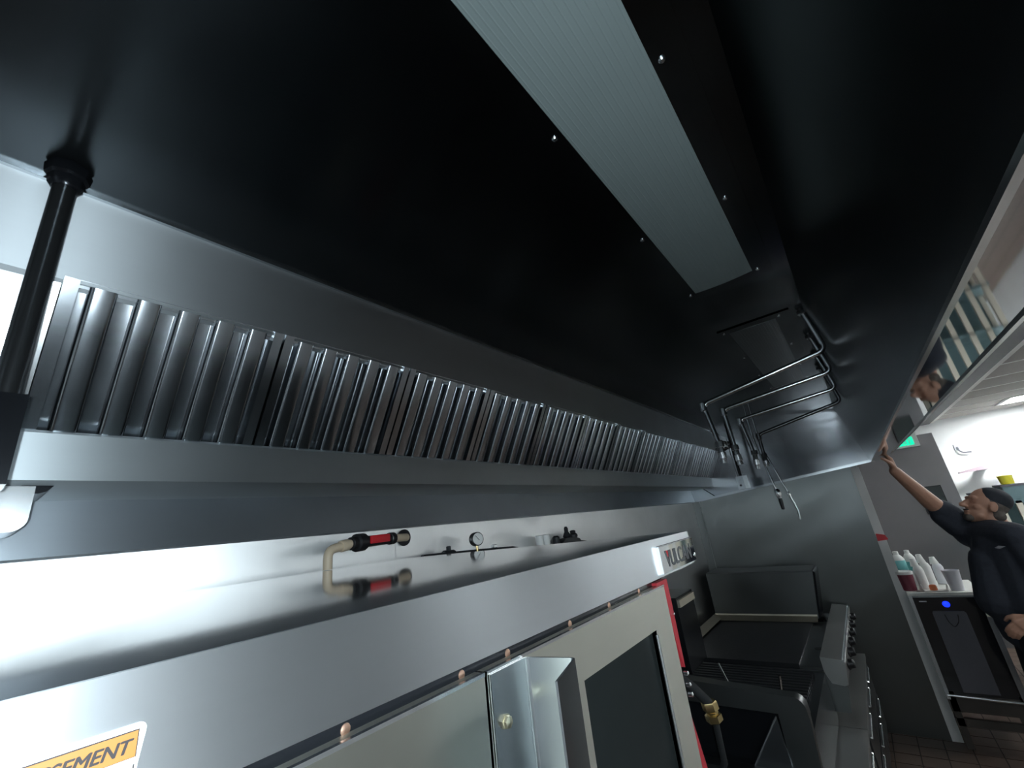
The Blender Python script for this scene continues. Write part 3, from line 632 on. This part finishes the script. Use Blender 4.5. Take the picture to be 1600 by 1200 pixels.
# refrigerated bases
for i, (x0, x1) in enumerate(((2.33, 3.335), (3.345, 4.75))):
    t = thing('chef_base', ((x0 + x1) / 2, .85, 0), ('nearer' if i == 0 else 'farther') + ' low stainless chef base under the ' + ('charbroiler' if i == 0 else 'griddle'), 'chef base', 'chef bases under the cookline')
    bx('top', 'steel_rail', t, x0, x1, .345, 1.36, H - 1.275, H - 1.25, .004)
    bx('body', 'steel_equip', t, x0 + .01, x1 - .01, .37, 1.36, .14, H - 1.275, .003)
    n = 2 if i == 0 else 3; wd = (x1 - x0 - .06) / n
    for k in range(n):
        for j in range(2):
            xa = x0 + .03 + wd * k; za = .17 + .21 * j
            d = bx('drawer', 'steel_equip', t, xa + .01, xa + wd - .01, .352, .37, za, za + .19, .003)
            tb('handle', 'bright_metal', d, [(xa + .06, .353, za + .17), (xa + .06, .346, za + .165), (xa + wd - .06, .346, za + .165), (xa + wd - .06, .353, za + .17)], .005, 8, .004)
    for x in (x0 + .08, x1 - .08):
        for y in (.44, 1.28): lt('leg', 'steel_equip', t, [(.028, 0), (.02, .02), (.024, .15)], (x, y, 0), seg=12)
# rail piece seen past the oven corner
t = thing('shelf_bracket', (2.95, 1.2, H - .56), 'short pale steel bar seen past the oven corner', 'bracket')
bx('arm', 'rim', t, 2.85, 3.15, 1.045, 1.06, H - .555, H - .515, .003)
bx('wall_plate', 'black_steel', t, 2.84, 3.16, 1.06, 1.45, H - .90, H - .50, .004)

# ================================================================== beyond the end wall
# cold drink machine on a steel stand
AX = 4.90
t = thing('drink_machine', (5.15, -.27, 0), 'black machine with blue lit display on a low steel stand', 'machine')
bx('cabinet', 'steel_equip', t, AX + .02, AX + .55, -.49, -.062, .34, H - .86, .006)
b = B(); box(b, AX - .005, AX + .56, -.50, -.058, H - .86, H - .838); obj('top', b, 'ceil_bar', t, .004)
fpn = bx('front_panel', 'black_gloss', t, AX, AX + .02, -.462, -.082, H - 1.53, H - .872, .004)
b = B(); prism(b, [(-.362, H - 1.51), (-.362, H - .985)] + arc(-.345, H - .985, .017, 180, 90, 4) + arc(-.185, H - .985, .017, 90, 0, 4) + [(-.168, H - 1.51)], 'x', AX - .006, AX); obj('center_strip', b, 'grey_plastic', fpn, .001)
lt('display', 'blue_led', fpn, [(.020, 0), (.022, .003), (.018, .006)], (AX, -.268, H - .92), (-1, 0, 0), 20)
tb('pull_loop', 'black_plastic', fpn, [(AX - .008, -.31, H - .99), (AX - .012, -.30, H - 1.04), (AX - .012, -.265, H - 1.08), (AX - .012, -.24, H - 1.04), (AX - .008, -.235, H - .99)], .003, 8, .02)
bx('emblem', 'cloudy', fpn, AX - .002, AX, -.16, -.115, H - .905, H - .897)
bx('frame_post', 'steel', t, AX - .012, AX + .02, -.082, -.060, H - 1.56, H - .86, .003)
bx('frame_post', 'steel', t, AX - .012, AX + .02, -.495, -.462, H - 1.56, H - .86, .003)
bx('side_latch', 'ivory', t, AX - .03, AX - .012, -.492, -.465, H - 1.00, H - .885, .003)
tb('bottom_rail', 'bright_metal', t, [(AX - .005, -.07, H - 1.535), (AX - .005, -.50, H - 1.55)], .012, 10)
for z in (.26, .17):
    bx('stand_rail', 'stand', t, AX + .0, AX + .03, -.50, -.06, z - .03, z + .02, .004)
for y in (-.09, -.47):
    for x in (AX + .02, AX + .5): bx('stand_leg', 'stand', t, x - .02, x + .02, y - .02, y + .02, 0, .36, .003)
bx('stand_shelf', 'stand', t, AX, AX + .54, -.5, -.06, .28, .34, .003)
# containers on its top
ZB = H - .838
t = thing('lidded_tub', (5.02, -.085, ZB), 'maroon plastic tub with a white lid on the black machine', 'tub')
lt('tub', 'maroon', t, [(.045, 0), (.05, .004), (.056, .125), (.056, .13)], (5.02, -.088, ZB), seg=24)
lt('lid', 'white_plastic', t, [(.059, .122), (.060, .125), (.060, .142), (.056, .146)], (5.02, -.088, ZB), seg=24)
t = thing('teal_bottle', (5.14, -.07, ZB), 'teal labelled bottle with a white top behind the maroon tub', 'bottle')
lt('bottle', 'white_plastic', t, [(.04, 0), (.046, .005), (.046, .225), (.03, .25), (.02, .26), (.02, .285), (.004, .288)], (5.14, -.088, ZB), seg=20)
lt('wrap', 'teal', t, [(.0465, .14), (.0472, .141), (.0472, .215), (.0465, .216)], (5.14, -.088, ZB), seg=20)
t = thing('teal_bottle', (5.24, -.16, ZB), 'second teal labelled bottle, just right of the first', 'bottle')
lt('bottle', 'white_plastic', t, [(.036, 0), (.04, .005), (.04, .22), (.024, .25), (.018, .255), (.018, .28), (.004, .283)], (5.24, -.168, ZB), seg=20)
lt('wrap', 'teal', t, [(.0405, .12), (.0412, .121), (.0412, .19), (.0405, .191)], (5.24, -.168, ZB), seg=20)
for i, (x, y, r, h, lb_) in enumerate(((5.06, -.19, .034, .235, 'white squeeze bottle with a slanted cap beside the maroon tub'), (5.16, -.245, .036, .25, 'tallest white squeeze bottle in the middle of the machine top'), (5.3, -.33, .036, .21, 'cloudy white bottle standing behind the white cup'))):
    t = thing('squeeze_bottle', (x, y, ZB), lb_, 'bottle', 'white bottles on the machine')
    lt('bottle', 'white_plastic' if i < 2 else 'cloudy', t, [(r * .9, 0), (r, .004), (r, h * .62), (r * .75, h * .72), (r * .6, h * .74)], (x, y, ZB), seg=20)
    lt('cap', 'white_plastic', t, [(r * .8, h * .74), (r * .82, h * .76), (r * .62, h * .9), (r * .5, h), (r * .1, h * 1.01)], (x, y, ZB), (.0, .06, 1), seg=20)
t = thing('low_tray', (5.05, -.24, ZB), 'low white tray with an orange item in front of the bottles', 'tray')
b = B(); prism(b, [(-.315, ZB), (-.175, ZB), (-.165, ZB + .045), (-.169, ZB + .045), (-.179, ZB + .006), (-.311, ZB + .006), (-.321, ZB + .045), (-.325, ZB + .045)], 'x', 4.93, 5.01); obj('tray', b, 'white_plastic', t, .001)
tag(lt('orange_lid', 'orange', None, [(.022, 0), (.024, .003), (.024, .03), (.018, .038), (.006, .04)], (4.97, -.235, ZB + .0065), seg=16), 'small orange lid lying in the white tray', 'lid')
t = thing('white_cup', (4.99, -.375, ZB), 'white plastic cup at the right end of the machine top', 'cup')
b = B(); lathe(b, [(.038, 0), (.040, .002), (.052, .135), (.054, .138), (.054, .146), (.050, .146), (.037, .01), (.001, .008)], (4.985, -.375, ZB), seg=24); obj('cup', b, 'cloudy', t)
# red note on the corner trim
tag(pr('red_tag', 'red', None, [(-.005, H - .385), (-.062, H - .40), (-.075, H - .435), (-.066, H - .44), (.0, H - .445)], 'x', 4.978, 4.984), 'small red tag on the white corner trim', 'tag')
# exit sign and board on the grey partition
t = thing('exit_sign', (7.5, -.62, H + .40), 'green lit exit sign high on the grey partition', 'exit sign')
bx('housing', 'white_plastic', t, 7.50, 7.56, -.78, -.48, H + .42, H + .60, .004)
bx('face', 'exit_green', t, 7.492, 7.50, -.73, -.53, H + .445, H + .545, .002)
text_mesh('lettering', 'EXIT', 'white_plastic', t, (7.490, -.545, H + .46), (0, -1, 0), (0, 0, 1), .095, .17)
bx('bracket', 'white_plastic', t, 7.56, 7.6, -.66, -.6, H + .47, H + .53)
t = thing('wall_board', (7.59, -.69, H - .40), 'dark square board on the grey partition behind the raised arm', 'board')
bx('board', 'chalk', t, 7.58, 7.6, -.80, -.60, H - .40, H - .09)
b = B()
for a in ((-.81, -.59, H - .41, H - .40), (-.81, -.59, H - .09, H - .08), (-.81, -.80, H - .40, H - .09), (-.60, -.59, H - .40, H - .09)): box(b, 7.575, 7.6, a[0], a[1], a[2], a[3])
obj('frame', b, 'black_plastic', t)
t = thing('wall_hook', (8.58, -1.28, H + .27), 'small grey hook on the bright far wall', 'hook')
tb('hook', 'grey_plastic', t, [(8.59, -1.25, H + .38), (8.56, -1.25, H + .33), (8.55, -1.28, H + .295), (8.55, -1.36, H + .29)], .010, 8, .03)
bx('plate', 'cloudy', t, 8.585, 8.6, -1.28, -1.22, H + .34, H + .42, .002)
# rack of shelves with ivory uprights behind the person
t = thing('storage_rack', (6.6, -1.35, 0), 'tall storage rack with ivory uprights behind the person', 'rack')
for y in (-.93, -1.06, -1.19, -1.32, -1.45, -1.58, -1.71):
    bx('upright', 'ivory', t, 6.50, 6.54, y - .022, y + .022, 0, H - .30, .006)
for z in (.35, .85, H - .32):
    bx('shelf', 'teal_box', t, 6.50, 6.90, -1.75, -.90, z, z + .03, .003)
bx('rear_panel', 'teal_box', t, 6.87, 6.885, -1.75, -.90, .1, H - .33)
for y in (-.92, -1.73): bx('rear_post', 'ivory', t, 6.86, 6.90, y - .02, y + .02, 0, H - .30, .004)
for i, (y0, y1, h, lb_) in enumerate(((-1.10, -.90, .10, 'low grey teal box at the left end of the rack top'), (-1.32, -1.12, .15, 'grey teal box under the yellow tub on the rack'), (-1.58, -1.35, .13, 'grey teal box at the right end of the rack top'))):
    o = thing('storage_box', (6.7, (y0 + y1) / 2, H - .29), lb_, 'box', 'boxes on the rack')
    bx('box', 'teal_box', o, 6.53, 6.85, y0 + .01, y1 - .01, H - .29, H - .29 + h - .02, .005)
    bx('lid', 'grey_plastic', o, 6.52, 6.86, y0, y1, H - .29 + h - .02, H - .29 + h, .004)
t = thing('yellow_tub', (6.68, -1.22, H - .14), 'bright yellow tub on top of the rack box', 'tub')
lt('tub', 'yellow', t, [(.045, 0), (.05, .004), (.055, .075), (.058, .078), (.058, .086), (.01, .09)], (6.68, -1.21, H - .14), seg=20)
t = thing('pink_tray', (7.6, -1.35, H - .2), 'flat mauve tray on a bracket against the bright far wall', 'tray')
pr('tray', 'mauve', t, [(-1.12, H + .025), (-1.62, H + .055), (-1.62, H + .075), (-1.35, H + .085), (-1.12, H + .04)], 'x', 8.30, 8.42, .006)
bx('bracket', 'white_paint', t, 8.42, 8.6, -1.42, -1.32, H + .03, H + .06, .003)

# ================================================================== person
def capsule(bm, a, b_, ra, rb, seg=14):
    a = Vector(a); b_ = Vector(b_); d = (b_ - a).normalized(); u = d.orthogonal().normalized(); v = d.cross(u); rings = []
    st_ = [(a - d * ra * math.cos(t), ra * math.sin(t)) for t in (0.12, .55, 1.05)] + [(a, ra), (b_, rb)] + [(b_ + d * rb * math.cos(t), rb * math.sin(t)) for t in (1.05, .55, .12)]
    for c, r in st_: rings.append([bm.verts.new(c + (u * math.cos(2 * math.pi * k / seg) + v * math.sin(2 * math.pi * k / seg)) * r) for k in range(seg)])
    for p, q in zip(rings, rings[1:]):
        for k in range(seg): bm.faces.new((p[k], p[(k + 1) % seg], q[(k + 1) % seg], q[k]))
    bm.faces.new(rings[0][::-1]); bm.faces.new(rings[-1])
def ellipsoid(bm, c, rad, frame=None):
    r = bmesh.ops.create_uvsphere(bm, u_segments=20, v_segments=14, radius=1)
    F = frame or Matrix.Identity(3)
    for v in r['verts']: v.co = Vector(c) + F @ Vector((v.co.x * rad[0], v.co.y * rad[1], v.co.z * rad[2]))
def fused(name, bm, mat, parent, voxel, smooth=4):
    bmesh.ops.recalc_face_normals(bm, faces=bm.faces)
    off = root_loc(parent)
    for v in bm.verts: v.co -= off
    me = bpy.data.meshes.new(name); bm.to_mesh(me); bm.free()
    o = bpy.data.objects.new(name, me); COL.objects.link(o)
    r = o.modifiers.new('r', 'REMESH'); r.mode = 'VOXEL'; r.voxel_size = voxel
    s = o.modifiers.new('s', 'SMOOTH'); s.factor = .5; s.iterations = smooth
    bpy.context.view_layer.update()
    m2 = bpy.data.meshes.new_from_object(o.evaluated_get(bpy.context.evaluated_depsgraph_get()))
    o.modifiers.clear(); o.data = m2; bpy.data.meshes.remove(me); m2.name = name
    for p in m2.polygons: p.use_smooth = True
    m2.materials.clear(); m2.materials.append(M[mat]); o.parent = parent; return o
pn = thing('person', (4.35, -.6, 0), 'person in a black T-shirt reaching one arm up to the hood edge', 'person')
f = Vector((-.2, .85, .42)).normalized(); rgt = f.cross(Vector((0, 0, 1))).normalized(); upv = rgt.cross(f); HF = Matrix((rgt, f, upv)).transposed()     # head frame: right, forward, up
HC = Vector((4.35, -.635, 1.655))
def hp(x, y, z): return HC + HF @ Vector((x, y, z))
SR, ER, WR = Vector((4.47, -.53, 1.50)), Vector((4.33, -.375, 1.715)), Vector((4.16, -.243, 1.955))
SL, EL, WL = Vector((4.17, -.68, 1.47)), Vector((4.12, -.72, 1.19)), Vector((4.085, -.585, 1.03))
b = B()
ellipsoid(b, hp(0, -.012, .03), (.074, .094, .095), HF); ellipsoid(b, hp(0, .028, -.045), (.060, .062, .075), HF)
capsule(b, hp(0, .055, -.095), hp(0, .062, -.088), .030, .030); capsule(b, hp(-.04, .03, -.075), hp(.04, .03, -.075), .024, .024)       # chin, jaw
capsule(b, hp(0, .088, .015), hp(0, .112, -.025), .010, .017); capsule(b, hp(-.012, .100, -.03), hp(.012, .100, -.03), .010, .010)      # nose
capsule(b, hp(-.045, .075, .033), hp(.045, .075, .033), .015, .015)                                                                    # brow
capsule(b, hp(-.022, .086, -.062), hp(.022, .086, -.062), .008, .008); capsule(b, hp(-.018, .082, -.078), hp(.018, .082, -.078), .009, .009)   # lips
for s in (-1, 1):
    ellipsoid(b, hp(s * .032, .072, .012), (.015, .012, .010), HF); ellipsoid(b, hp(s * .045, .055, -.025), (.022, .022, .020), HF)
    ellipsoid(b, hp(s * .078, -.012, -.005), (.010, .022, .034), HF); capsule(b, hp(s * .083, -.020, .012), hp(s * .082, -.016, -.022), .006, .006)
capsule(b, (4.345, -.675, 1.44), hp(0, -.025, -.05), .062, .058)
capsule(b, (4.33, -.64, 1.36), (4.33, -.645, 1.15), .13, .125); capsule(b, SR, SL, .07, .07); capsule(b, (4.33, -.62, 1.1), (4.33, -.61, .98), .13, .14)
capsule(b, SR, ER, .062, .052); capsule(b, ER, WR, .054, .034); capsule(b, SL, EL, .053, .043); capsule(b, EL, WL, .042, .028)
LEG = []
for s, hx in ((1, 4.43), (-1, 4.23)):
    hip = Vector((hx, -.60, .93)); kn = Vector((hx + .02 * s, -.55, .50)); an = Vector((hx + .02 * s, -.62, .09)); LEG.append((hip, kn, an))
    capsule(b, hip, kn, .090, .058); capsule(b, kn, an, .056, .036); capsule(b, an + Vector((0, 0, -.04)), an + Vector((-.03, .15, -.055)), .036, .026)
def hand(w, fwd, palm_n, side, L=.17, curl=0.5):
    """palm plus five fingers; fwd = finger direction, palm_n = direction the palm faces, side = thumb side"""
    fw = fwd.normalized(); pn_ = (palm_n - fw * palm_n.dot(fw)).normalized(); sd_ = side
    for k in range(4):
        o_ = sd_ * (.028 - .019 * k)
        capsule(b, w + o_ * .55 + fw * .01, w + fw * .085 + o_, .020, .0165, 10)
        p = w + fw * .088 + o_; ln = (.040, .045, .042, .033)[k]; d = fw.copy()
        for j in range(3):
            d = (d + pn_ * curl * (.35 + .35 * j)).normalized(); q = p + d * ln * (1, .62, .5)[j]
            capsule(b, p, q, .0108 - .0008 * j, .0102 - .0008 * j, 8); p = q
    p = w + fw * .03 + sd_ * .026
    for j, ln in enumerate((.042, .032, .026)):
        d = (fw * .75 + sd_ * (.75 - .35 * j) + pn_ * (.35 + .2 * j)).normalized(); q = p + d * ln; capsule(b, p, q, .014 - .0012 * j, .013 - .0012 * j, 8); p = q
hand(WR, Vector((-.12, .05, 1)), Vector((-.1, 1, .1)), Vector((-.95, -.1, 0)), curl=1.15)
hand(WL, Vector((-.1, .75, -.45)), Vector((.6, .2, -.6)), Vector((-.1, .5, .8)).normalized(), curl=.7)
body = fused('body', b, 'skin', pn, .0055, 3)
b = B(); ellipsoid(b, hp(0, -.026, .032), (.0785, .090, .094), HF); capsule(b, hp(-.045, -.055, -.05), hp(.045, -.055, -.05), .036, .036)
fused('hair', b, 'hair', pn, .007, 2)
b = B(); capsule(b, hp(-.012, .070, -.100), hp(.012, .070, -.100), .026, .026); capsule(b, hp(-.024, .090, -.052), hp(.024, .090, -.052), .0075, .0075)
fused('beard', b, 'hair', pn, .005, 2)
b = B(); ellipsoid(b, hp(0, -.034, .056), (.083, .096, .080), HF)
fused('cap', b, 'cap', pn, .007, 3)
b = B()
capsule(b, (4.33, -.635, 1.37), (4.33, -.635, 1.10), .165, .168); capsule(b, (4.40, -.60, 1.38), (4.40, -.60, 1.05), .125, .14); capsule(b, (4.25, -.66, 1.38), (4.25, -.65, 1.05), .125, .14)
capsule(b, SR, SL, .092, .088); capsule(b, (4.33, -.62, 1.1), (4.33, -.60, .93), .168, .172); capsule(b, (4.30, -.53, 1.32), (4.30, -.50, 1.08), .10, .12)
capsule(b, (4.345, -.668, 1.44), (4.345, -.668, 1.475), .085, .075)
capsule(b, SR, SR.lerp(ER, .72), .088, .075); capsule(b, SL, SL.lerp(EL, .75), .078, .070)
capsule(b, SR + Vector((0, .02, -.04)), SR.lerp(ER, .62) + Vector((.0, .0, -.03)), .075, .066)
capsule(b, SR.lerp(ER, .35) + Vector((0, .01, -.05)), SR.lerp(ER, .74) + Vector((.0, .015, -.045)), .07, .060)
sh = fused('shirt', b, 'shirt', pn, .010, 5)
b = B(); c = Vector((4.155, -.57, 1.385))
pr('chest_print', 'grey_plastic', sh, [(-.605, 1.425), (-.575, 1.431), (-.555, 1.420), (-.575, 1.413)], 'x', 4.088, 4.094)
b = B(); capsule(b, (4.33, -.60, 1.0), (4.33, -.60, .92), .158, .155)
for hip, kn, an in LEG: capsule(b, hip, kn, .105, .082); capsule(b, kn, an + Vector((0, 0, .02)), .08, .068)
fused('trousers', b, 'pants', pn, .011, 4)
for hip, kn, an in LEG:
    b = B(); capsule(b, an + Vector((0, -.02, -.035)), an + Vector((-.03, .15, -.045)), .055, .044); fused('shoe', b, 'black_plastic', pn, .009, 2)
